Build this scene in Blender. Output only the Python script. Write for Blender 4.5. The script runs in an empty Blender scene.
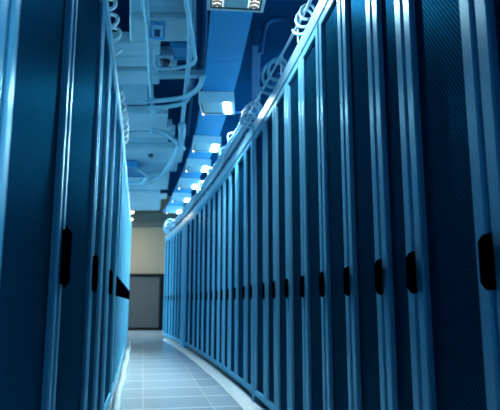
import bpy, bmesh, math, random
from mathutils import Vector, Matrix
random.seed(7)
S = bpy.context.scene
COL = S.collection
EYE = 0.91                     # eye height above the floor
HT = 2.64                      # cabinet height

# ------------------------------------------------------------------ helpers
def newmat(name):
    m = bpy.data.materials.new(name); m.use_nodes = True
    return m, m.node_tree, m.node_tree.nodes['Principled BSDF']

def mat(name, col, rough=.5, metal=0., var=.0, scale=6., bump=0., spec=.5):
    m, t, b = newmat(name)
    b.inputs['Base Color'].default_value = (*col, 1)
    b.inputs['Roughness'].default_value = rough
    b.inputs['Metallic'].default_value = metal
    b.inputs['Specular IOR Level'].default_value = spec
    if var > 0 or bump > 0:
        tc = t.nodes.new('ShaderNodeTexCoord')
        n = t.nodes.new('ShaderNodeTexNoise'); n.inputs['Scale'].default_value = scale
        n.inputs['Detail'].default_value = 4
        t.links.new(tc.outputs['Object'], n.inputs['Vector'])
        if var > 0:
            r = t.nodes.new('ShaderNodeMapRange')
            r.inputs['From Min'].default_value = .3; r.inputs['From Max'].default_value = .7
            r.inputs['To Min'].default_value = 1 - var; r.inputs['To Max'].default_value = 1 + var
            t.links.new(n.outputs['Fac'], r.inputs['Value'])
            mx = t.nodes.new('ShaderNodeVectorMath'); mx.operation = 'SCALE'
            mx.inputs[0].default_value = col
            t.links.new(r.outputs[0], mx.inputs['Scale'])
            t.links.new(mx.outputs[0], b.inputs['Base Color'])
        if bump > 0:
            bp = t.nodes.new('ShaderNodeBump'); bp.inputs['Strength'].default_value = bump
            bp.inputs['Distance'].default_value = .01
            t.links.new(n.outputs['Fac'], bp.inputs['Height'])
            t.links.new(bp.outputs[0], b.inputs['Normal'])
    return m

def emit(name, col, strength):
    m, t, b = newmat(name)
    b.inputs['Base Color'].default_value = (*col, 1)
    b.inputs['Emission Color'].default_value = (*col, 1)
    b.inputs['Emission Strength'].default_value = strength
    return m

def tinted_paint(name, col, gloss, fac, rough):
    """metallic paint: coloured diffuse under a coloured sheen"""
    m, t, b = newmat(name); N = t.nodes.new; L = t.links.new
    tc = N('ShaderNodeTexCoord'); n = N('ShaderNodeTexNoise'); n.inputs['Scale'].default_value = 3
    L(tc.outputs['Object'], n.inputs['Vector'])
    r = N('ShaderNodeMapRange'); r.inputs['To Min'].default_value = rough-.05; r.inputs['To Max'].default_value = rough+.05
    L(n.outputs['Fac'], r.inputs['Value'])
    df = N('ShaderNodeBsdfDiffuse'); df.inputs['Color'].default_value = (*col, 1)
    gl = N('ShaderNodeBsdfGlossy'); gl.inputs['Color'].default_value = (*gloss, 1); L(r.outputs[0], gl.inputs['Roughness'])
    ms = N('ShaderNodeMixShader'); ms.inputs['Fac'].default_value = fac
    L(df.outputs[0], ms.inputs[1]); L(gl.outputs[0], ms.inputs[2])
    t.nodes.remove(b); L(ms.outputs[0], t.nodes['Material Output'].inputs['Surface'])
    return m

def mesh_material():
    """perforated sheet: staggered round holes, drawn in the sheet's own metres"""
    m, t, b = newmat('perforated_sheet')
    N = t.nodes.new; L = t.links.new
    tc = N('ShaderNodeTexCoord'); sx = N('ShaderNodeSeparateXYZ'); L(tc.outputs['Object'], sx.inputs[0])
    def M(op, a, bb=None):
        n = N('ShaderNodeMath'); n.operation = op
        for i, v in enumerate((a, bb)):
            if v is None: continue
            if isinstance(v, (int, float)): n.inputs[i].default_value = v
            else: L(v, n.inputs[i])
        return n.outputs[0]
    k = math.pi / .016
    a = M('MULTIPLY', sx.outputs['X'], k); c = M('MULTIPLY', sx.outputs['Z'], k * .8)
    s1 = M('SINE', M('ADD', a, c)); s2 = M('SINE', M('SUBTRACT', a, c))
    p = M('MULTIPLY', s1, s2)
    h = M('GREATER_THAN', M('ABSOLUTE', p), .34)
    mix = N('ShaderNodeMix'); mix.data_type = 'RGBA'
    mix.inputs['A'].default_value = (*SHEET, 1)
    mix.inputs['B'].default_value = (*HOLE, 1)
    L(h, mix.inputs['Factor'])
    df = N('ShaderNodeBsdfDiffuse'); gl = N('ShaderNodeBsdfGlossy'); gl.inputs['Roughness'].default_value = .4
    sc = N('ShaderNodeVectorMath'); sc.operation = 'SCALE'; sc.inputs['Scale'].default_value = 1.0
    L(mix.outputs['Result'], sc.inputs[0]); L(mix.outputs['Result'], df.inputs['Color']); L(sc.outputs[0], gl.inputs['Color'])
    ms = N('ShaderNodeMixShader'); ms.inputs['Fac'].default_value = .30
    L(df.outputs[0], ms.inputs[1]); L(gl.outputs[0], ms.inputs[2])
    t.nodes.remove(b); L(ms.outputs[0], t.nodes['Material Output'].inputs['Surface'])
    return m

def floor_material():
    m, t, b = newmat('raised_floor_tiles')
    N = t.nodes.new; L = t.links.new
    tc = N('ShaderNodeTexCoord')
    mp = N('ShaderNodeMapping'); mp.inputs['Rotation'].default_value = (0, 0, -math.atan(.19))
    mp.inputs['Location'].default_value = (-.04, .27, 0)
    L(tc.outputs['Object'], mp.inputs['Vector'])
    def Mt(op, a, bb=None):
        q = N('ShaderNodeMath'); q.operation = op
        for k_, v in enumerate((a, bb)):
            if v is None: continue
            if isinstance(v, (int, float)): q.inputs[k_].default_value = v
            else: L(v, q.inputs[k_])
        return q.outputs[0]
    sx = N('ShaderNodeSeparateXYZ'); L(mp.outputs[0], sx.inputs[0])
    u = Mt('DIVIDE', sx.outputs['X'], .6); v = Mt('DIVIDE', sx.outputs['Y'], .6)
    def edge(q, w):                                # 1 on the joint, soft shoulder
        d_ = Mt('ABSOLUTE', Mt('SUBTRACT', Mt('FRACT', q), .5))
        m_ = N('ShaderNodeMapRange'); L(d_, m_.inputs['Value'])
        m_.inputs['From Min'].default_value = .5-w; m_.inputs['From Max'].default_value = .5-w*.4
        return m_.outputs[0]
    line = Mt('MAXIMUM', Mt('MULTIPLY', edge(u, .014), .75), edge(v, .060))
    wn = N('ShaderNodeTexWhiteNoise'); cb = N('ShaderNodeCombineXYZ')
    L(Mt('FLOOR', u), cb.inputs[0]); L(Mt('FLOOR', v), cb.inputs[1]); L(cb.outputs[0], wn.inputs['Vector'])
    tl = N('ShaderNodeMix'); tl.data_type = 'RGBA'
    tl.inputs['A'].default_value = (.36, .47, .53, 1); tl.inputs['B'].default_value = (.46, .57, .62, 1)
    L(wn.outputs['Value'], tl.inputs['Factor'])
    br = N('ShaderNodeMix'); br.data_type = 'RGBA'
    L(line, br.inputs['Factor']); L(tl.outputs['Result'], br.inputs['A']); br.inputs['B'].default_value = (.72, .79, .82, 1)
    n = N('ShaderNodeTexNoise'); n.inputs['Scale'].default_value = 30
    L(tc.outputs['Object'], n.inputs['Vector'])
    mx = N('ShaderNodeMix'); mx.data_type = 'RGBA'; mx.blend_type = 'MULTIPLY'; mx.inputs['Factor'].default_value = .12
    L(br.outputs['Result'], mx.inputs['A']); L(n.outputs['Color'], mx.inputs['B'])
    L(mx.outputs['Result'], b.inputs['Base Color'])
    b.inputs['Roughness'].default_value = .22
    return m

SHEET = (.007, .095, .20)
HOLE = (.0005, .010, .023)
M = dict(
    frame=tinted_paint('blue_painted_steel', (.14, .51, .75), (.46, .82, .97), .21, .30),
    body=mat('dark_navy_steel', (.006, .03, .06), .5, .3, .1, 4),
    cap=mat('pale_blue_steel', (.30, .64, .78), .3, .4, .05, 3),
    plinth=mat('grey_blue_plinth', (.16, .27, .34), .45, .2, .08, 8),
    mesh=mesh_material(),
    handle=mat('black_plastic', (.0004, .0008, .002), .7, 0, .1, 30, spec=.0),
    floor=floor_material(),
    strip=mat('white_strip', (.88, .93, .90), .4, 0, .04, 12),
    hose=mat('white_ribbed_hose', (.72, .84, .88), .3, .1, .06, 20),
    cable=mat('pale_blue_cable', (.22, .50, .66), .4, 0, .12, 14),
    cable2=mat('white_blue_cable', (.34, .60, .72), .4, 0, .1, 14),
    steelrod=mat('galvanised_rod', (.35, .55, .68), .35, .6, .08, 10),
    deck=mat('dark_blue_deck', (.002, .030, .085), .8, 0, .25, 1.6, spec=.0),
    slab=mat('pale_blue_ceiling', (.41, .62, .71), .6, 0, .10, 2.2),
    slab2=mat('mid_blue_ceiling', (.25, .48, .60), .6, 0, .10, 2.2),
    soffit=mat('bright_blue_soffit', (.024, .29, .60), .5, 0, .04, 1.5, spec=.2),
    duct=mat('dark_blue_duct', (.004, .062, .16), .6, 0, .15, 3, spec=.15),
    bluebox=mat('mid_blue_duct', (.02, .25, .50), .5, 0, .1, 3),
    pipe=mat('pale_conduit', (.27, .50, .62), .45, .1, .08, 6),
    housing=mat('pale_lamp_housing', (.62, .80, .86), .4, .0, .03, 6),
    plate=mat('lamp_plate', (.45, .68, .78), .5, .0, .03, 6),
    dark=mat('dark_blue_black', (.006, .03, .06), .5, 0, .1, 10),
    louver=mat('louver_aluminium', (.16, .15, .13), .5, 0, .03, 10),
    tube=emit('lit_tube', (.68, .92, 1.0), 1700.),
    tubenear=emit('near_lit_tube', (1., .97, .92), 4.5),
    tubeoff=mat('unlit_tube', (.10, .20, .27), .5, 0, .03, 10, spec=.1),
    spark=emit('warm_tube_end', (1., .72, .5), 5.),
    warm=emit('warm_downlight', (1., .78, .42), 6.),
    wall=mat('beige_wall', (.27, .205, .14), .8, 0, .05, 2.5),
    beam=mat('olive_dark_beam', (.085, .08, .07), .7, 0, .15, 3),
    shutter=mat('dark_grey_shutter', (.062, .062, .060), .6, .0, .08, 3),
    shutframe=mat('near_black_frame', (.006, .008, .010), .7, 0, .1, 6, spec=.05),
    signwhite=mat('sign_white', (.55, .72, .85), .5, 0, .02, 10),
    signblue=mat('sign_blue', (.05, .33, .68), .5, 0, .04, 10),
    signdark=mat('sign_navy', (.01, .07, .18), .5, 0, .05, 10),
)

def link(name, bm, m, parent=None, smooth=False):
    bmesh.ops.recalc_face_normals(bm, faces=bm.faces[:])
    me = bpy.data.meshes.new(name); bm.to_mesh(me); bm.free()
    me.materials.append(M[m])
    if smooth:
        for p in me.polygons: p.use_smooth = True
    o = bpy.data.objects.new(name, me); COL.objects.link(o)
    if parent is not None: o.parent = parent
    return o

def tag(o, label=None, cat=None, group=None, kind=None):
    if label: o['label'] = label
    if cat: o['category'] = cat
    if group: o['group'] = group
    if kind: o['kind'] = kind
    return o

def thing(name, label, cat, loc=(0, 0, 0), rz=0., group=None):
    o = bpy.data.objects.new(name, None); COL.objects.link(o)
    o.empty_display_size = .1
    o.location = loc; o.rotation_euler = (0, 0, rz)
    return tag(o, label, cat, group)

def box(bm, x0, x1, y0, y1, z0, z1):
    v = [bm.verts.new(p) for p in ((x0,y0,z0),(x1,y0,z0),(x1,y1,z0),(x0,y1,z0),(x0,y0,z1),(x1,y0,z1),(x1,y1,z1),(x0,y1,z1))]
    for f in ((0,3,2,1),(4,5,6,7),(0,1,5,4),(1,2,6,5),(2,3,7,6),(3,0,4,7)):
        bm.faces.new([v[i] for i in f])

def cbox(bm, x0, x1, y0, y1, z0, z1, c):
    """box with all edges chamfered"""
    b2 = bmesh.new(); box(b2, x0, x1, y0, y1, z0, z1)
    bmesh.ops.bevel(b2, geom=b2.edges[:], offset=c, segments=1, affect='EDGES')
    merge(bm, b2)

def merge(bm, b2):
    mp = {}
    for v in b2.verts: mp[v] = bm.verts.new(v.co)
    for f in b2.faces: bm.faces.new([mp[v] for v in f.verts])
    b2.free()

def prism(bm, poly, z0, z1):
    a = [bm.verts.new((p[0], p[1], z0)) for p in poly]
    b = [bm.verts.new((p[0], p[1], z1)) for p in poly]
    n = len(poly)
    bm.faces.new(a[::-1]); bm.faces.new(b)
    for i in range(n): bm.faces.new((a[i], a[(i+1) % n], b[(i+1) % n], b[i]))

def cyl(bm, c, r0, r1, h, seg=20, axis='Z'):
    a, b = [], []
    for i in range(seg):
        t = 2*math.pi*i/seg; u, v = math.cos(t), math.sin(t)
        if axis == 'Z':
            a.append(bm.verts.new((c[0]+r0*u, c[1]+r0*v, c[2]))); b.append(bm.verts.new((c[0]+r1*u, c[1]+r1*v, c[2]+h)))
        else:
            a.append(bm.verts.new((c[0]+r0*u, c[1], c[2]+r0*v))); b.append(bm.verts.new((c[0]+r1*u, c[1]+h, c[2]+r1*v)))
    bm.faces.new(a[::-1]); bm.faces.new(b)
    for i in range(seg): bm.faces.new((a[i], a[(i+1) % seg], b[(i+1) % seg], b[i]))

def tube(bm, pts, r, seg=8, ribs=None):
    pts = [Vector(p) for p in pts]
    rings = []
    up = Vector((0, 0, 1))
    t0 = (pts[1]-pts[0]).normalized()
    nrm = up.cross(t0)
    if nrm.length < .1: nrm = Vector((1, 0, 0)).cross(t0)
    nrm.normalize()
    for i, p in enumerate(pts):
        t = (pts[min(i+1, len(pts)-1)] - pts[max(i-1, 0)])
        if t.length < 1e-9: t = t0
        t.normalize()
        nrm = (nrm - t*nrm.dot(t)).normalized()
        bn = t.cross(nrm)
        rr = r if ribs is None else r*(1 + ribs*(1 if i % 2 else -1))
        rings.append([bm.verts.new(p + (nrm*math.cos(2*math.pi*k/seg) + bn*math.sin(2*math.pi*k/seg))*rr) for k in range(seg)])
    for a, b in zip(rings, rings[1:]):
        for k in range(seg): bm.faces.new((a[k], a[(k+1) % seg], b[(k+1) % seg], b[k]))
    bm.faces.new(rings[0][::-1]); bm.faces.new(rings[-1])

def spline(P, n=10):
    """Catmull-Rom through P"""
    P = [Vector(p) for p in P]
    Q = [P[0]*2-P[1]] + P + [P[-1]*2-P[-2]]
    out = []
    for i in range(1, len(Q)-2):
        for j in range(n):
            t = j/n; a, b, c, d = Q[i-1], Q[i], Q[i+1], Q[i+2]
            out.append(.5*((2*b)+(c-a)*t+(2*a-5*b+4*c-d)*t*t+(3*b-a-3*c+d)*t**3))
    out.append(P[-1])
    return out

def ring(bm, x0, x1, z0, z1, w, yb, yf, c, wt=None, wb=None):
    """picture-frame solid, front edges chamfered"""
    wt = wt or w; wb = wb or w
    def rect(o, y):
        return [(x0+o*1, y, z0+o), (x1-o, y, z0+o), (x1-o, y, z1-o), (x0+o, y, z1-o)]
    def rin(o, y):
        return [(x0+w-o, y, z0+wb-o), (x1-w+o, y, z0+wb-o), (x1-w+o, y, z1-wt+o), (x0+w-o, y, z1-wt+o)]
    loops = [rect(0, yb), rect(0, yf-c), rect(c, yf), rin(c, yf), rin(0, yf-c), rin(0, yb)]
    V = [[bm.verts.new(p) for p in l] for l in loops]
    for i in range(6):
        a, b = V[i], V[(i+1) % 6]
        for k in range(4): bm.faces.new((a[k], a[(k+1) % 4], b[(k+1) % 4], b[k]))

ORD = ['first','second','third','fourth','fifth','sixth','seventh','eighth','ninth','tenth','eleventh','twelfth','thirteenth',
       'fourteenth','fifteenth','sixteenth','seventeenth','eighteenth','nineteenth','twentieth','twenty-first','twenty-second',
       'twenty-third','twenty-fourth','twenty-fifth','twenty-sixth','twenty-seventh','twenty-eighth','twenty-ninth','thirtieth']

# ------------------------------------------------------------------ setting
bm = bmesh.new(); prism(bm, [(-9, -2.5), (5, -2.5), (5, 18.9), (-9, 18.9)], -.1, 0)
tag(link('floor', bm, 'floor'), kind='structure')
bm = bmesh.new(); prism(bm, [(-9, -2.7), (5, -2.7), (5, 14.9), (-9, 14.9)], EYE+2.90, EYE+3.0); prism(bm, [(-9, 14.9), (5, 14.9), (5, 18.9), (-9, 18.9)], EYE+3.55, EYE+3.65); prism(bm, [(-9, 14.8), (5, 14.8), (5, 14.9), (-9, 14.9)], EYE+3.0, EYE+3.65)
tag(link('ceiling', bm, 'deck'), kind='structure')
bm = bmesh.new(); box(bm, -9, 5, 18.7, 18.9, 0, EYE+3.55)
tag(link('wall_back', bm, 'wall'), kind='structure')
bm = bmesh.new(); box(bm, -9, 5, -2.7, -2.5, 0, EYE+3.55)  # unseen wall behind the camera, added to block light from the near doors
tag(link('wall_light_block', bm, 'deck'), kind='structure')
# lintel beam across the end wall: two dark steps
bm = bmesh.new()
box(bm, -9, 5, 18.35, 18.70, EYE+2.66, EYE+2.90)
box(bm, -9, 5, 18.50, 18.70, EYE+2.50, EYE+2.66)
box(bm, -9, 5, 18.32, 18.35, EYE+2.68, EYE+2.71)
tag(link('trim_1', bm, 'beam'), kind='structure')
bm = bmesh.new(); box(bm, -2.84, 5, 18.66, 18.70, 0, .1)
tag(link('baseboard_back', bm, 'shutframe'), kind='structure')
# shutter door in the end wall
d = thing('door_1', None, None, (-4.3, 18.7, 0)); d['kind'] = 'structure'
bm = bmesh.new()
nsl = 24
for i in range(nsl):
    z0 = .09 + i*(1.64/nsl)
    cbox(bm, -1.32, 1.32, -.045, -.012, z0, z0+1.64/nsl-.006, .006)
link('shutter_panel', bm, 'shutter', d)
bm = bmesh.new()
box(bm, -1.46, -1.34, -.09, 0, 0, 1.83); box(bm, 1.34, 1.46, -.09, 0, 0, 1.83); box(bm, -1.34, 1.34, -.09, 0, 1.74, 1.83)
link('door_frame', bm, 'shutframe', d)
bm = bmesh.new(); cbox(bm, -1.33, 1.33, -.07, -.005, 0, .085, .008)
link('bottom_bar', bm, 'shutframe', d)

# ------------------------------------------------------------------ cabinets
def cabinet(P0, P1, side, ordn, has_handle=True, hz=(.027, .160), hw=.052, depth=.95, gap=.011, stile=.060, label=None, group=None):
    """P0 near seam, P1 far seam on the aisle face; side +1 = right-hand row (aisle on its left)"""
    a, b = (P0, P1) if side > 0 else (P1, P0)
    a, b = Vector((*a, 0)), Vector((*b, 0))
    mid = (a+b)/2; W = (b-a).length
    rz = math.atan2(b.y-a.y, b.x-a.x)
    t = thing('server_cabinet', label, 'server cabinet', mid, rz, group)
    h = W/2 - .002
    tb = 0 if side > 0 else .012 + .02*W
    # carcass
    bm = bmesh.new()
    prism(bm, [(-h, -.035), (-h+tb, -depth), (h-tb, -depth), (h, -.035)], .095, HT-.125)
    link('body', bm, 'body', t)
    bm = bmesh.new()
    prism(bm, [(-h+.01, -.06), (-h+.01+tb, -depth+.03), (h-.01-tb, -depth+.03), (h-.01, -.06)], 0, .095)
    link('plinth', bm, 'plinth', t)
    bm = bmesh.new()
    b2 = bmesh.new()
    prism(b2, [(-h, .004), (-h+tb, -depth), (h-tb, -depth), (h, .004)], HT-.110, HT)
    bmesh.ops.bevel(b2, geom=[e for e in b2.edges if all(abs(v.co.y-.004) < 1e-5 for v in e.verts) and abs(e.verts[0].co.z-e.verts[1].co.z) < 1e-5], offset=.008, segments=2, affect='EDGES')
    merge(bm, b2)
    link('top_cap', bm, 'cap', t)
    # door
    x0, x1 = -W/2+gap, W/2-gap
    z0, z1 = .085, HT-.125
    bm = bmesh.new(); ring(bm, x0, x1, z0, z1, stile, -.034, .004, .006, wt=.05, wb=.05)
    dr = link('door', bm, 'frame', t)
    bm = bmesh.new(); box(bm, x0+stile-.003, x1-stile+.003, -.024, -.016, z0+.047, z1-.047)
    link('perforated_panel', bm, 'mesh', dr)
    if has_handle:
        xc = (x0 + hw/2 - .050) if side > 0 else (x1 - hw/2 + .026)
        bm = bmesh.new()
        za, zb = EYE+hz[0], EYE+hz[1]
        c = min(.016, (zb-za)*.12)
        prof = [(.012, za+.003), (.014, za), (.020, za+c*.4), (.026, za+c*1.2), (.026, zb-c*1.2), (.020, zb-c*.4), (.014, zb), (.012, zb-.003)]
        hx = hw/2
        # narrower at both ends, seen from the front an elongated octagon
        def ww(z): return hx if za+c <= z <= zb-c else hx*.8
        L = [bm.verts.new((xc-ww(z), y, z)) for y, z in prof]; R = [bm.verts.new((xc+ww(z), y, z)) for y, z in prof]
        n = len(prof)
        bm.faces.new(L[::-1]); bm.faces.new(R)
        for i in range(n): bm.faces.new((L[i], L[(i+1) % n], R[(i+1) % n], R[i]))
        ma, mb = (x0+.004, x0+.018) if side > 0 else (x1-.018, x1-.004)
        box(bm, ma, mb, .002, .013, za+.01, zb-.01)
        tag(link('handle', bm, 'handle', dr), 'black swing handle')
    return t

def filler(P0, P1, label):
    a, b = Vector((*P0, 0)), Vector((*P1, 0)); mid = (a+b)/2; W = (b-a).length
    t = thing('filler_panel', label, 'panel', mid, math.atan2(b.y-a.y, b.x-a.x), 'plain filler panels in the right-hand row')
    h = W/2-.016
    bm = bmesh.new(); cbox(bm, -h, h, -.5, .012, .0, HT-.12, .006); link('panel', bm, 'frame', t)
    bm = bmesh.new(); cbox(bm, -h, h, -.5, .012, HT-.115, HT, .006); link('top_cap', bm, 'cap', t)

RS = [(0.604, 0.887), (0.573, 1.33), (0.534, 1.816), (0.503, 2.143), (0.456, 2.579), (0.399, 3.033), (0.336, 3.485), (0.268, 3.936),
      (0.197, 4.374), (0.127, 4.786), (0.039, 5.273), (-0.049, 5.739), (-0.155, 6.283), (-0.25, 6.752), (-0.343, 7.197), (-0.43, 7.604),
      (-0.534, 8.085), (-0.641, 8.572), (-0.767, 9.129), (-0.885, 9.642), (-1.014, 10.196), (-1.164, 10.822), (-1.30, 11.38), (-1.455, 11.99),
      (-1.585, 12.483), (-1.714, 12.963), (-1.849, 13.447), (-1.97, 13.866), (-2.114, 14.343), (-2.241, 14.749)]
def lerp(a, b, t): return (a[0]+(b[0]-a[0])*t, a[1]+(b[1]-a[1])*t)
n = 0
NR = 'server cabinets in the curved right-hand row'
for i in range(len(RS)-1):
    P0, P1 = RS[i], RS[i+1]
    if i == 22:
        filler(P0, P1, 'wide plain pale blue filler panel far along the right-hand cabinet row'); continue
    if i == 10:
        Pm = lerp(P0, P1, .16)
        filler(P0, Pm, 'narrow plain blue filler post breaking the right-hand row midway along')
        P0 = Pm
    if i == 0: lab = 'tall dark mesh-door server cabinet nearest the camera on the right, cropped by the picture edge'
    elif i == 1: lab = 'server cabinet with wide dark mesh door, second from the front in the right-hand row'
    elif i == 28: lab = 'blue server cabinet ending the right-hand row farthest from the camera'
    else: lab = 'blue-framed mesh-door server cabinet, %s from the front in the right-hand row' % ORD[n]
    cabinet(P0, P1, 1, n, label=lab, group=NR); n += 1

def lx(y): return -.27-.185*y if y < 5.1 else -1.2135-.197*(y-5.1)
LY = [.33, .966, 1.74, 2.80, 3.43, 4.11, 5.14]
while LY[-1] < 12.6: LY.append(LY[-1]+.68)
NL = 'server cabinets in the left-hand row'
for i in range(len(LY)-1):
    P0, P1 = (lx(LY[i]), LY[i]), (lx(LY[i+1]), LY[i+1])
    if i == 0: lab = 'dark server cabinet at the far left edge of the picture, nearest the camera'
    elif i == 4: lab = 'narrow server cabinet without a handle, fifth from the front in the left-hand row'
    elif i == len(LY)-2: lab = 'server cabinet ending the left-hand row farthest from the camera'
    elif i == 1: lab = 'dark server cabinet with a wide unlit door, second from the front in the left-hand row'
    else: lab = 'blue-framed server cabinet, %s from the front in the left-hand row' % ORD[i]
    cabinet(P0, P1, -1, i, has_handle=(i not in (1, 4)), hz=(.046, .238), hw=.075, gap=.021, stile=.048, depth=.9, label=lab, group=NL)

# ------------------------------------------------------------------ floor edge strips
def rpath(y):
    for a, b in zip(RS, RS[1:]):
        if a[1] <= y <= b[1]:
            t = (y-a[1])/(b[1]-a[1]); d = Vector((b[0]-a[0], b[1]-a[1])).normalized()
            return Vector((a[0]+(b[0]-a[0])*t, y)), Vector((-d.y, d.x))      # point, normal into the aisle
    a, b = (RS[0], RS[1]) if y < RS[0][1] else (RS[-2], RS[-1])
    d = Vector((b[0]-a[0], b[1]-a[1])).normalized(); p = Vector(b) if y > b[1] else Vector(a)
    return p + d*((y-p.y)/d.y), Vector((-d.y, d.x))
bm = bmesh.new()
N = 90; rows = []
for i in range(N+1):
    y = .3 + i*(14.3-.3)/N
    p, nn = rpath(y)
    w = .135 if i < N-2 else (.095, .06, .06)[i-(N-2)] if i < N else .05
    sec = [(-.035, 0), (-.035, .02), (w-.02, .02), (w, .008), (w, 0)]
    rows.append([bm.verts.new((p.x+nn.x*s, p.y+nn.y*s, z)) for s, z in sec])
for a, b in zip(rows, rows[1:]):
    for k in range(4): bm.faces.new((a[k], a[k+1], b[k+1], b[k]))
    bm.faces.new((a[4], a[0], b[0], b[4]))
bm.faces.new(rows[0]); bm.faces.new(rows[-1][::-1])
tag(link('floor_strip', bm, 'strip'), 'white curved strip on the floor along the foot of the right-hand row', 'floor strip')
# ribbed hose along the foot of the left row
bm = bmesh.new()
pts = []
y = 1.0
while y < 12.4:
    pts.append((lx(y)+.055+.008*math.sin(y*3), y, .036)); y += .035
tube(bm, pts, .032, 10, ribs=.10)
tag(link('ribbed_hose', bm, 'hose', smooth=True), 'white ribbed hose lying on the floor along the left-hand row', 'hose')

# ------------------------------------------------------------------ cables over the right row
def roff(y, off, z):
    p, nn = rpath(y); return (p.x+nn.x*off, p.y+nn.y*off, z)
TOP = HT
where = ['lowest front strand', 'front strand', 'middle strand', 'upper front strand', 'topmost strand', 'rear strand', 'rear upper strand', 'second lowest strand', 'inner strand']
offs = [(.0, .095), (.03, .125), (.0, .145), (.035, .175), (.0, .205), (-.07, .10), (-.07, .19), (-.035, .09), (-.04, .165)]
# ladder tray that lifts the bundle off the cabinets
t = thing('cable_tray', 'narrow raised tray under the cable bundle on the right-hand row', 'cable tray', (0, 0, TOP))
for o in (-.12, .0):
    bm = bmesh.new(); tube(bm, [Vector(roff(5.3+.4*q, o, .045)) for q in range(24)], .010, 8); link('tray_rail', bm, 'duct', t, True)
for q in range(20):
    y = 5.4+.48*q
    bm = bmesh.new(); tube(bm, [roff(y, -.12, .045), roff(y, .0, .045)], .008, 6); link('rung', bm, 'duct', t, True)
    bm = bmesh.new(); cyl(bm, roff(y, -.07, 0), .012, .012, .045, 8); link('foot', bm, 'duct', t)
for k, (o, z) in enumerate(offs):
    bm = bmesh.new(); ph = random.random()*6
    ctrl = []
    yy = 5.35+.12*k
    while yy < 14.7:
        ctrl.append(roff(yy, o+.012*math.sin(yy*1.9+ph), TOP+z+.014*math.sin(yy*2.3+ph*2))); yy += .35
    tube(bm, spline(ctrl, 4), .017, 8)
    tag(link('cable', bm, 'cable' if k % 2 else 'cable2', smooth=True), 'pale blue cable on the right-hand cabinets, %s of the bundle' % where[k], 'cable', 'cables bundled along the right-hand cabinet tops')

def coil(y0, y1, turns, r, rt, off, m, label, fn, base=TOP, group=None, ribs=None, ax=0.):
    pts = []
    K = int(turns*22)
    for i in range(K+1):
        t = i/K; a = 2*math.pi*turns*t - math.pi/2
        y = y0+(y1-y0)*t
        rr = r*(1+.10*math.sin(5*t+y0))
        q = fn(y+rr*ax*math.cos(a), off+rr*math.cos(a)*(1-ax*.5), base+rt+rr+rr*math.sin(a))
        pts.append(q)
    bm = bmesh.new(); tube(bm, pts, rt, 8, ribs=ribs)
    return tag(link('cable_coil', bm, m, smooth=True), label, 'cable coil', group)
GC = 'coiled cables on the cabinet tops'
coil(3.28, 3.5, 2.2, .07, .010, -.015, 'cable', 'pale blue cable coil standing over the right-hand row nearest the camera', roff, TOP+.02, GC, ax=.5)
coil(4.22, 4.55, 2.2, .115, .013, -.015, 'cable', 'loose pale blue cable coil on the right-hand cabinets beside the thin rod', roff, TOP+.0, GC, ax=.5)
coil(5.2, 5.6, 2.8, .10, .012, .0, 'cable2', 'cable coil where the thick bundle begins over the right-hand row', roff, TOP+.01, GC, ax=.5)
coil(7.05, 7.4, 2.0, .085, .012, .0, 'cable', 'small cable loop beside the bundle midway along the right-hand row', roff, TOP+.09, GC, ax=.7)
coil(9.2, 9.6, 2.0, .10, .014, .0, 'cable', 'small cable loop on the bundle, second loop along the far right-hand row', roff, TOP+.09, GC, ax=.7)
coil(14.1, 14.65, 3.0, .15, .022, -.02, 'cable2', 'pale cable coil on the far end of the right-hand row', roff, TOP+.02, GC, ax=.7)
# thin rod with stand-offs
bm = bmesh.new(); tube(bm, spline([roff(y, .012, TOP+z) for y, z in ((1.2, .07), (2.2, .075), (3.1, .085), (4.0, .13), (5.0, .16), (5.5, .16))], 6), .010, 8)
t = tag(link('rail_rod', bm, 'steelrod', smooth=True), 'thin pale rod running above the right-hand cabinet tops', 'rod')
for y in (1.6, 2.6, 3.55, 4.1, 5.02):
    q = roff(y, .0, TOP); hh = .06 if y < 3 else .11 if y < 4 else .125 if y < 4.5 else .155
    bm = bmesh.new(); cyl(bm, q, .007, .007, hh, 8); cyl(bm, (q[0], q[1], q[2]+hh), .016, .016, .035, 10)
    link('standoff', bm, 'steelrod', t)
# small wire hoops bending over the bundle
for y, lab in ((6.35, 'nearest'), (7.0, 'second'), (8.1, 'third')):
    P = [roff(y, -.16, TOP+.0), roff(y, -.16, TOP+.18), roff(y, -.12, TOP+.225), roff(y, .05, TOP+.225), roff(y, .09, TOP+.20), roff(y, .09, TOP+.12)]
    bm = bmesh.new(); tube(bm, spline(P, 6), .008, 8)
    tag(link('cable_hoop', bm, 'cable2', smooth=True), 'thin pale hoop over the right-hand cable bundle, %s hoop from the camera' % lab, 'hoop', 'hoops over the cable bundle')

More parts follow.
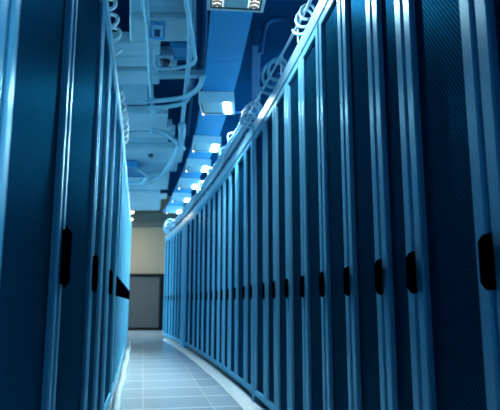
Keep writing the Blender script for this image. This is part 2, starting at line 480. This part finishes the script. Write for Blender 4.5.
# ------------------------------------------------------------------ hoses over the left row
def loff(y, off, z): return (lx(y)+off, y-.19*off, z)
coil(2.72, 3.80, 5.2, .070, .013, -.03, 'hose', 'silvery spiral hose coil on the left-hand cabinets nearest the camera', loff, TOP, GC, ribs=None)
coil(4.55, 4.82, 1.6, .05, .012, -.03, 'hose', 'short silvery hose coil on the left-hand row between two long coils', loff, TOP, GC)
coil(4.98, 6.15, 5.5, .070, .014, -.035, 'hose', 'long silvery hose coil farther along the left-hand cabinet tops', loff, TOP, GC)
bm = bmesh.new(); tube(bm, spline([loff(y, -.10, TOP+.03) for y in (1.0, 3, 5, 7, 9, 11, 12.5)], 8), .026, 10)
tag(link('trunk_cable', bm, 'hose', smooth=True), 'straight pale cable lying along the left-hand cabinet tops', 'cable')
for y, w in ((4.22, 'nearest of the row'), (6.45, 'second'), (7.1, 'third'), (8.1, 'fourth'), (9.2, 'fifth'), (10.4, 'farthest')):
    q = loff(y, -.03, TOP)
    t = thing('cable_connector', 'small shiny connector on the left-hand cabinet tops, %s' % w, 'connector', q, 0, 'connectors on the left-hand cabinet tops')
    bm = bmesh.new(); cyl(bm, (0, 0, 0), .022, .022, .035, 12); cyl(bm, (0, 0, .035), .030, .026, .03, 12); link('socket', bm, 'hose', t, True)
    bm = bmesh.new(); tube(bm, spline([(0, 0, .06), (-.005, .0, .085), (-.03, .01, .095), (-.06, .02, .06), (-.07, .02, .03)], 5), .009, 8); link('lead', bm, 'cable2', t, True)

# ------------------------------------------------------------------ ceiling: blue soffit with lamps
SOF = [(0.04, -2.24), (-0, 1.6), (-0.04, 3.2), (-0.16, 4.36), (-0.276, 5.384), (-0.408, 6.4), (-0.668, 8.08), (-0.917, 9.384), (-1.225, 10.848), (-1.552, 12.312), (-1.92, 13.96), (-2.128, 14.64)]
def sofx(y):
    for a, b in zip(SOF, SOF[1:]):
        if a[1] <= y <= b[1]: return a[0]+(b[0]-a[0])*(y-a[1])/(b[1]-a[1])
    return SOF[0][0] if y < SOF[0][1] else SOF[-1][0]
ZS = EYE+2.33
LF = [6.392, 8.08, 9.384, 10.848, 12.312, 13.96]
# soffit boards, one between each pair of lamps
cuts = [-2.2, 3.70, 5.19] + LF + [14.64]
names = ['above the nearest lamp, mostly out of frame', 'just beyond the nearest lamp', 'ending at the second lamp', 'between the second and third lamps', 'between the third and fourth lamps',
         'between the fourth and fifth lamps', 'between the fifth and sixth lamps', 'between the sixth lamp and the farthest', 'beyond the farthest lamp']
for i in range(len(cuts)-1):
    y0, y1 = cuts[i]+.006, cuts[i+1]-.006
    bm = bmesh.new(); K = 5
    L = [(sofx(y0+(y1-y0)*k/K)-.172, y0+(y1-y0)*k/K) for k in range(K+1)]
    R = [(sofx(y0+(y1-y0)*k/K)+.172, y0+(y1-y0)*k/K) for k in range(K+1)]
    prism(bm, L + R[::-1], ZS, ZS+.08)
    tag(link('soffit_board', bm, 'soffit'), 'bright blue soffit board overhead, ' + names[i], 'soffit board', 'blue soffit boards carrying the lamps')

def lamp(x, yf, zb, length, both, rz, label, h=.128, w=.392):
    t = thing('ceiling_light', label, 'ceiling light', (x, yf-length/2, zb), rz, 'lamps under the blue soffit')
    hw, hl = w/2, length/2
    bm = bmesh.new()
    fr = .021
    box(bm, -hw, -hw+fr, -hl, hl, 0, h); box(bm, hw-fr, hw, -hl, hl, 0, h)
    box(bm, -hw+fr, hw-fr, -hl, -hl+fr, 0, h); box(bm, -hw+fr, hw-fr, hl-fr, hl, 0, h)
    box(bm, -hw+fr, hw-fr, -hl+fr, hl-fr, h*.75, h)
    link('housing', bm, 'housing', t)
    # dark seam, centre plate
    bm = bmesh.new(); cbox(bm, -.084 if both else -hw+fr+.001, .084 if both else hw-.118, -hl+fr+(.012 if both else .001), hl-fr-(.012 if both else .001), .010, .034 if both else .09, .003)
    link('centre_plate', bm, 'plate', t)
    bm = bmesh.new(); ring(bm, -hw+fr, hw-fr, -hl+fr, hl-fr, .012, .0, .008, .002)
    # lay the ring down flat (z <- y)
    for v in bm.verts: v.co = Vector((v.co.x, v.co.z, .010 - v.co.y))
    link('inner_gasket', bm, 'dark', t)
    for s in (-1, 1):
        x0, x1 = (.092, hw-fr-.014) if both else (hw-.104, hw-fr-.026)
        if s < 0: x0, x1 = (-x1, -x0) if both else (-hw+fr+.012, -hw+.090)
        if not both and s < 0: continue
        lit = True
        bm = bmesh.new(); cbox(bm, x0+.006, x1-.006, -hl+fr+.016, hl-fr-.016, .022, .045, .008)
        link('lamp_tube', bm, ('tubenear' if both else 'tube') if lit else 'tubeoff', t)
        if both:
            bm = bmesh.new()
            yy = -hl+fr+.03
            while yy < hl-fr-.02:
                m_ = (x0+x1)/2
                for (ax, bx_) in ((x0, m_), (m_, x1)):
                    up = ax == x0
                    P = [(ax, yy-(.0 if up else .021)), (bx_, yy-(.021 if up else 0)), (bx_, yy+.016-(.021 if up else 0)), (ax, yy+.016-(.0 if up else .021))]
                    prism(bm, P, .004, .020)
                yy += .048
            link('louver', bm, 'louver', t)
    if not both:
        bm = bmesh.new(); bmesh.ops.create_icosphere(bm, subdivisions=2, radius=.011, matrix=Matrix.Translation((-hw+.02, hl-.03, -.005)))  # glow at the tube end, drawn as an added emissive sphere
        tag(link('tube_end_glow', bm, 'spark', t, True), 'small warm glowing tube end')
    # hanger rods
    for sx in (-1, 1):
        bm = bmesh.new(); cyl(bm, (sx*(hw-.06), 0, h), .006, .006, (ZS - zb - h + .002) if zb+h < ZS else .02, 8)
        link('hanger', bm, 'steelrod', t)
    return t
lamp(-.078, 3.624, EYE+2.0, .53, True, math.atan(.10), 'large louvred ceiling light with two lit strips, cropped by the picture top', h=.08)
ln = ['second from the camera', 'third from the camera', 'fourth from the camera', 'fifth from the camera', 'sixth from the camera', 'farthest from the camera']
for i, y in enumerate(LF):
    lamp(sofx(y-.21), y, EYE+2.20, .425, False, math.atan((.0, .15, .18, .2, .21, .22)[i]), 'boxed ceiling light with one bright strip under the blue soffit, ' + ln[i], h=.125)

# ------------------------------------------------------------------ pale ceiling panels on the left
SL = [ # near y, far y, left x at far, right x at far, bottom z, material, label
    (2.08, 4.456, -1.032, -0.468, 2.44, 'slab2', 'large mid blue ceiling panel at the picture top, left of the nearest lamp'),
    (4.48, 4.904, -1.124, -0.515, 2.4, 'slab', 'wide pale blue ceiling panel behind the hanging sign'),
    (4.96, 5.248, -2.56, -0.896, 2.416, 'slab', 'narrow pale ceiling panel just beyond the sign, first past the wide panel'),
    (5.296, 5.544, -2.56, -0.768, 2.432, 'slab', 'narrow pale ceiling panel beside the round dark sensor'),
    (5.6, 5.952, -2.56, -1.016, 2.4, 'slab', 'pale ceiling panel just beyond the round sensor'),
    (6.032, 6.8, -2.56, -1.296, 2.464, 'slab2', 'mid blue ceiling panel left of the paired curved pipes'),
    (6.896, 7.488, -2.56, -1.155, 2.376, 'slab', 'pale blue ceiling panel where the long conduit ends'),
    (7.552, 7.696, -2.72, -1.12, 2.416, 'slab', 'thin pale ceiling slat, nearer of the two slats past the conduit'),
    (7.76, 8.016, -2.72, -1.12, 2.4, 'slab', 'thin pale ceiling slat, farther of the two slats past the conduit'),
    (8.048, 8.544, -2.72, -1.296, 2.48, 'slab2', 'mid blue ceiling panel above the bend of the big pipe'),
    (8.624, 9.52, -2.88, -1.2, 2.4, 'slab', 'pale ceiling panel right of the blue duct box'),
    (9.6, 10.4, -3.04, -1.4, 2.448, 'slab2', 'mid blue ceiling panel beyond the blue duct box'),
    (10.5, 12.0, -3.6, -1.80, 2.42, 'slab', 'pale ceiling panel far along the aisle, fourth from the end wall'),
    (12.1, 14.7, -4.5, -2.42, 2.40, 'slab', 'pale ceiling panel far along the aisle, third from the end wall'),
    (14.55, 16.3, -6, -2.47, 3, 'slab', 'pale ceiling panel far along the aisle, second from the end wall'),
    (16.42, 18.3, -7, -2.98, 3, 'slab', 'pale ceiling panel nearest the dark beam of the end wall'),
]
for (y0, y1, xl, xr, z, m, lab) in SL:
    dy = y1-y0; k = .2
    P = [(xl+k*dy, y0), (xr+(.10 if y1 < 5 else .17)*dy, y0), (xr, y1), (xl, y1)]
    b2 = bmesh.new(); prism(b2, P, EYE+z, EYE+z+.12)
    bmesh.ops.bevel(b2, geom=b2.edges[:], offset=.012, segments=1, affect='EDGES')
    tag(link('ceiling_panel', b2, m), lab, 'ceiling panel', 'pale panels hung under the ceiling')

def pipe(P, r, m, label, name='conduit', cat='conduit', n=8, group='conduits under the ceiling'):
    P = [(x, y, EYE+z) for x, y, z in P]
    pts = spline(P, n) if len(P) > 2 else P
    bm = bmesh.new(); tube(bm, pts, r, 10)
    o = tag(link(name, bm, m, smooth=True), label, cat, group)
    return o
pipe([(-0.608, 2.4, 2.344), (-0.818, 4.03, 2.344), (-0.908, 4.704, 2.336), (-1.064, 5.68, 2.328), (-1.209, 6.68, 2.32), (-1.224, 6.76, 2.352), (-1.228, 6.784, 2.44)], 0.024, 'pipe', 'long pale straight conduit running away left of the sign')
pipe([(-0.64, 2.88, 2.36), (-0.848, 4.03, 2.36), (-0.88, 4.4, 2.36), (-0.888, 4.456, 2.392), (-0.89, 4.472, 2.448)], 0.013, 'pipe', 'thin pale conduit beside the long conduit, ending near the sign')
pipe([(-0.4, 3.2, 2.4), (-0.56, 4.888, 2.390), (-0.68, 5.72, 2.368), (-0.92, 7.28, 2.36)], 0.026, 'pipe', 'straight pale conduit running away nearer the blue soffit')
pipe([(-0.892, 7.062, 2.289), (-0.962, 7.605, 2.289), (-1.102, 8.288, 2.281), (-1.358, 9.234, 2.274), (-1.645, 9.995, 2.266), (-2.072, 10.608, 2.266), (-2.406, 10.786, 2.289)], .05, 'pipe', 'thick pale pipe sweeping left in a long bend', 'bent_pipe', 'pipe')
pipe([(-0.479, 3.706, 2.254), (-0.51, 4.786, 2.262), (-0.525, 5.018, 2.262), (-0.587, 5.126, 2.262), (-0.733, 5.188, 2.262), (-0.88, 5.226, 2.27), (-0.92, 5.232, 2.30), (-0.926, 5.234, 2.42)], 0.018, 'pipe', 'thin conduit bending left below the blue duct box')
pipe([(-1.197, 6.099, 2.262), (-1.004, 6.076, 2.262), (-0.733, 5.975, 2.262), (-0.556, 5.713, 2.262), (-0.479, 5.404, 2.27)], 0.027, 'pipe', 'curved pale pipe crossing left, upper of the pair', 'bent_pipe', 'pipe')
pipe([(-1.197, 6.292, 2.254), (-1.004, 6.276, 2.254), (-0.787, 6.161, 2.254), (-0.715, 6.09, 2.28), (-0.70, 6.07, 2.36), (-0.70, 6.07, 2.89)], 0.027, 'pipe', 'curved pale pipe crossing left, lower of the pair', 'bent_pipe', 'pipe')
pipe([(-1.004, 8.183, 2.277), (-1.081, 7.72, 2.277), (-1.197, 7.334, 2.27), (-1.328, 7.241, 2.27)], 0.036, 'pipe', 'short curved pipe joining the thick pipe from the left', 'bent_pipe', 'pipe')
pipe([(-1.969, 9.418, 2.27), (-1.891, 9.727, 2.262), (-1.868, 10.036, 2.262), (-2.007, 10.422, 2.262)], 0.04, 'pipe', 'short curved pipe beside the far blue duct box', 'bent_pipe', 'pipe')
# cable tray piece crossing near (160-200, 78)
t = thing('cross_tray', 'pale short tray crossing between the conduits and the blue soffit', 'tray', (-.768, 5.696, EYE+2.384), -.06)
bm = bmesh.new(); box(bm, -.264, .288, -.048, .048, 0, .010); link('tray_base', bm, 'slab', t)
for s in (-1, 1):
    bm = bmesh.new(); box(bm, -.264, .288, s*.048-.005, s*.048+.005, 0, .05); link('side_rail', bm, 'slab', t)
# blue duct boxes
def duct(x0, x1, y0, y1, z0, z1, m, label, flange=True):
    c = ((x0+x1)/2, (y0+y1)/2, EYE+z0)
    t = thing('duct_box', label, 'duct', c, 0, 'blue ducts under the ceiling')
    hx, hy = (x1-x0)/2, (y1-y0)/2
    bm = bmesh.new(); cbox(bm, -hx, hx, -hy, hy, 0, z1-z0, .012); link('shell', bm, m, t)
    for s in (-1, 1):
            if z1 > 2.5:
                bm = bmesh.new(); cyl(bm, (0, s*hy*.5, z1-z0-.01), .008, .008, 2.92-z1, 8); link('hanger', bm, m, t)
            if not flange: continue
            bm = bmesh.new(); b_ = s*(hy-.03); cbox(bm, -hx-.02, hx+.02, b_-.012, b_+.012, -.015, z1-z0, .004); link('flange', bm, m, t)
    return t
duct(-0.744, -0.56, 4.976, 5.296, 2.4, 2.64, 'bluebox', 'mid blue duct box between the sensor and the bending conduit')
duct(-2.288, -1.944, 9.28, 10.08, 2.272, 2.376, 'bluebox', 'mid blue duct box beside the far left-hand cables')
duct(0.16, 1.28, 3.64, 4.24, 2.44, 2.72, 'duct', 'dark blue cross duct right of the nearest lamp')
duct(0.016, 0.112, 5.28, 8.8, 2.544, 2.72, 'duct', 'long dark blue duct running beside the soffit on the right', False)
duct(0.28, 1.2, 5.84, 6.08, 2.48, 2.64, 'duct', 'dark blue cross duct behind the near cable coil')
# dark arched hose on the right
pipe([(0.096, 4.8, 2.24), (0.112, 4.8, 2.36), (0.136, 4.8, 2.496), (0.192, 4.8, 2.564), (0.272, 4.8, 2.576), (0.36, 4.8, 2.564), (0.432, 4.8, 2.488), (0.496, 4.8, 2.384), (0.544, 4.8, 2.16), (0.56, 4.8, 1.84), (0.56, 4.8, 1.384)], 0.026, 'duct', 'dark blue arched hose overhead beyond the nearest lamp', 'arched_hose', 'hose')
pipe([(-0.272, 2.4, 2.64), (-0.4, 4.616, 2.64), (-0.576, 6.4, 2.64), (-0.84, 8.64, 2.64)], 0.024, 'duct', 'dark blue conduit in the gap left of the soffit, nearer the soffit')
pipe([(-0.368, 2.4, 2.64), (-0.496, 4.616, 2.64), (-0.688, 6.4, 2.64), (-1, 8.64, 2.64)], 0.02, 'duct', 'dark blue conduit in the gap left of the soffit, nearer the panels')
for y, w in ((6.68, 'beyond the second lamp'), (8.4, 'beyond the third lamp'), (9.76, 'beyond the fourth lamp')):
    bm = bmesh.new(); x = sofx(y); cbox(bm, x+.10, x+.60, y-.016, y+.016, EYE+2.316, EYE+2.34, .004)
    tag(link('bracket_bar', bm, 'bluebox'), 'thin blue bracket bar sticking out right of the soffit ' + w, 'bracket', 'bracket bars beside the soffit')
# sensors
for (x, y, z, r, lab) in ((-.868, 5.39, 2.384, .05, 'round dark sensor on the ceiling panel right of the long conduit'),
                          (-1.64, 8.96, 2.352, .044, 'small dark square-looking sensor far along the pale panels')):
    t = thing('ceiling_sensor', lab, 'sensor', (x, y, EYE+z), 0, 'ceiling sensors')
    bm = bmesh.new(); cyl(bm, (0, 0, .0), r*.75, r, .024, 20); cyl(bm, (0, 0, .024), r, r, .028, 20); link('cap', bm, 'dark', t, False)
    bm = bmesh.new(); cyl(bm, (0, 0, .048), r*1.2, r*1.2, .010, 20); link('base_ring', bm, 'slab', t)
bm = bmesh.new(); cyl(bm, (-.704, 4.16, EYE+2.424), .04, .04, .02, 16)
tag(link('round_sensor', bm, 'duct'), 'small dark round sensor on the ceiling panel above the sign', 'sensor')
# hanging sign
t = thing('hanging_sign', 'small square blue and white sign hanging under the pale ceiling panel', 'sign', (-.803, 4.528, EYE+2.24), math.atan(.18))
bm = bmesh.new(); cbox(bm, -.0680, .0680, -.0160, .0160, 0, .1640, .0064); link('case', bm, 'signblue', t)
bm = bmesh.new(); box(bm, -.0464, .0464, -.0208, -.0152, .0096, .1520); link('white_face', bm, 'signwhite', t)
bm = bmesh.new(); box(bm, -.0400, .0400, -.0248, -.0200, .1200, .1456); link('top_bar', bm, 'signblue', t)
bm = bmesh.new(); box(bm, -.0240, .0240, -.0248, -.0200, .0120, .0680); box(bm, -.0288, .0288, -.0248, -.0200, .0680, .0784); link('dark_symbol', bm, 'signdark', t)
for s in (-1, 1):
    bm = bmesh.new(); cyl(bm, (s*.0480, 0, .1624), .0032, .0032, .0096, 8); link('hanger', bm, 'steelrod', t)

# ------------------------------------------------------------------ warm lamps before the end wall
for x, y, z, w in ((-3.78, 17.6, 2.78, 'upper'), (-3.90, 18.05, 2.62, 'lower')):
    t = thing('downlight', 'warm glowing downlight before the end wall, %s of the pair' % w, 'downlight', (x, y, EYE+z), 0, 'warm downlights')
    bm = bmesh.new(); cyl(bm, (0, 0, .05), .10, .06, .09, 20); link('can', bm, 'beam', t)
    bm = bmesh.new(); cyl(bm, (0, 0, .0), .07, .095, .052, 20); link('glass', bm, 'warm', t)
    bm = bmesh.new(); cyl(bm, (0, 0, .14), .012, .012, 3.0-z-.14 + .004, 8); link('stem', bm, 'beam', t)

# ------------------------------------------------------------------ light
def area(name, loc, sx, sy, power, col, rot=(0, 0, 0)):
    l = bpy.data.lights.new(name, 'AREA'); l.shape = 'RECTANGLE'; l.size = sx; l.size_y = sy
    l.energy = power; l.color = col
    o = bpy.data.objects.new(name, l); COL.objects.link(o); o.location = loc; o.rotation_euler = rot
    return o
# added unseen fill brightening the end wall, round the corner from the aisle
area('end_wall_fill', (-4.6, 16.8, EYE+2.8), .6, .6, 110, (1., .88, .72))
# added fill lights out of view on both sides, for a brighter ceiling
for y in (3, 7, 11, 15):
    area('side_fill', (-3.0-.2*y, y, EYE+2.3), .3, 1.2, 25, (.6, .82, 1.))
    area('side_fill', (2.6-.12*y, y, EYE+2.3), .3, 1.2, 25, (.6, .82, 1.))
# the bulb of the nearest lamp
l = bpy.data.lights.new('nearest_lamp_bulb', 'SPOT'); l.spot_size = math.radians(148); l.spot_blend = .5; l.energy = 58; l.color = (.86, .95, 1.); l.shadow_soft_size = 0
o = bpy.data.objects.new('nearest_lamp_bulb', l); COL.objects.link(o); o.location = (-.078, 3.36, EYE+1.99); o.rotation_euler = (0, math.radians(-14), 0)
w = bpy.data.worlds.new('World'); S.world = w; w.use_nodes = True
bg = w.node_tree.nodes['Background']
bg.inputs['Color'].default_value = (.22, .68, 1.0, 1); bg.inputs['Strength'].default_value = 4.6

# ------------------------------------------------------------------ camera
c = bpy.data.cameras.new('Camera'); cam = bpy.data.objects.new('Camera', c); COL.objects.link(cam)
c.sensor_width = 36; c.sensor_fit = 'HORIZONTAL'; c.lens = 560*36/500
cam.location = (0, 0, EYE); cam.rotation_euler = (math.pi/2 + math.atan(97/560), 0, 0)
c.clip_start = .05
c.dof.use_dof = True; c.dof.focus_distance = 2.5; c.dof.aperture_fstop = 4.0
S.camera = cam
S.view_settings.view_transform = 'Standard'; S.view_settings.look = 'None'
S.view_settings.exposure = 0; S.view_settings.gamma = 1
S.view_settings.use_curve_mapping = False
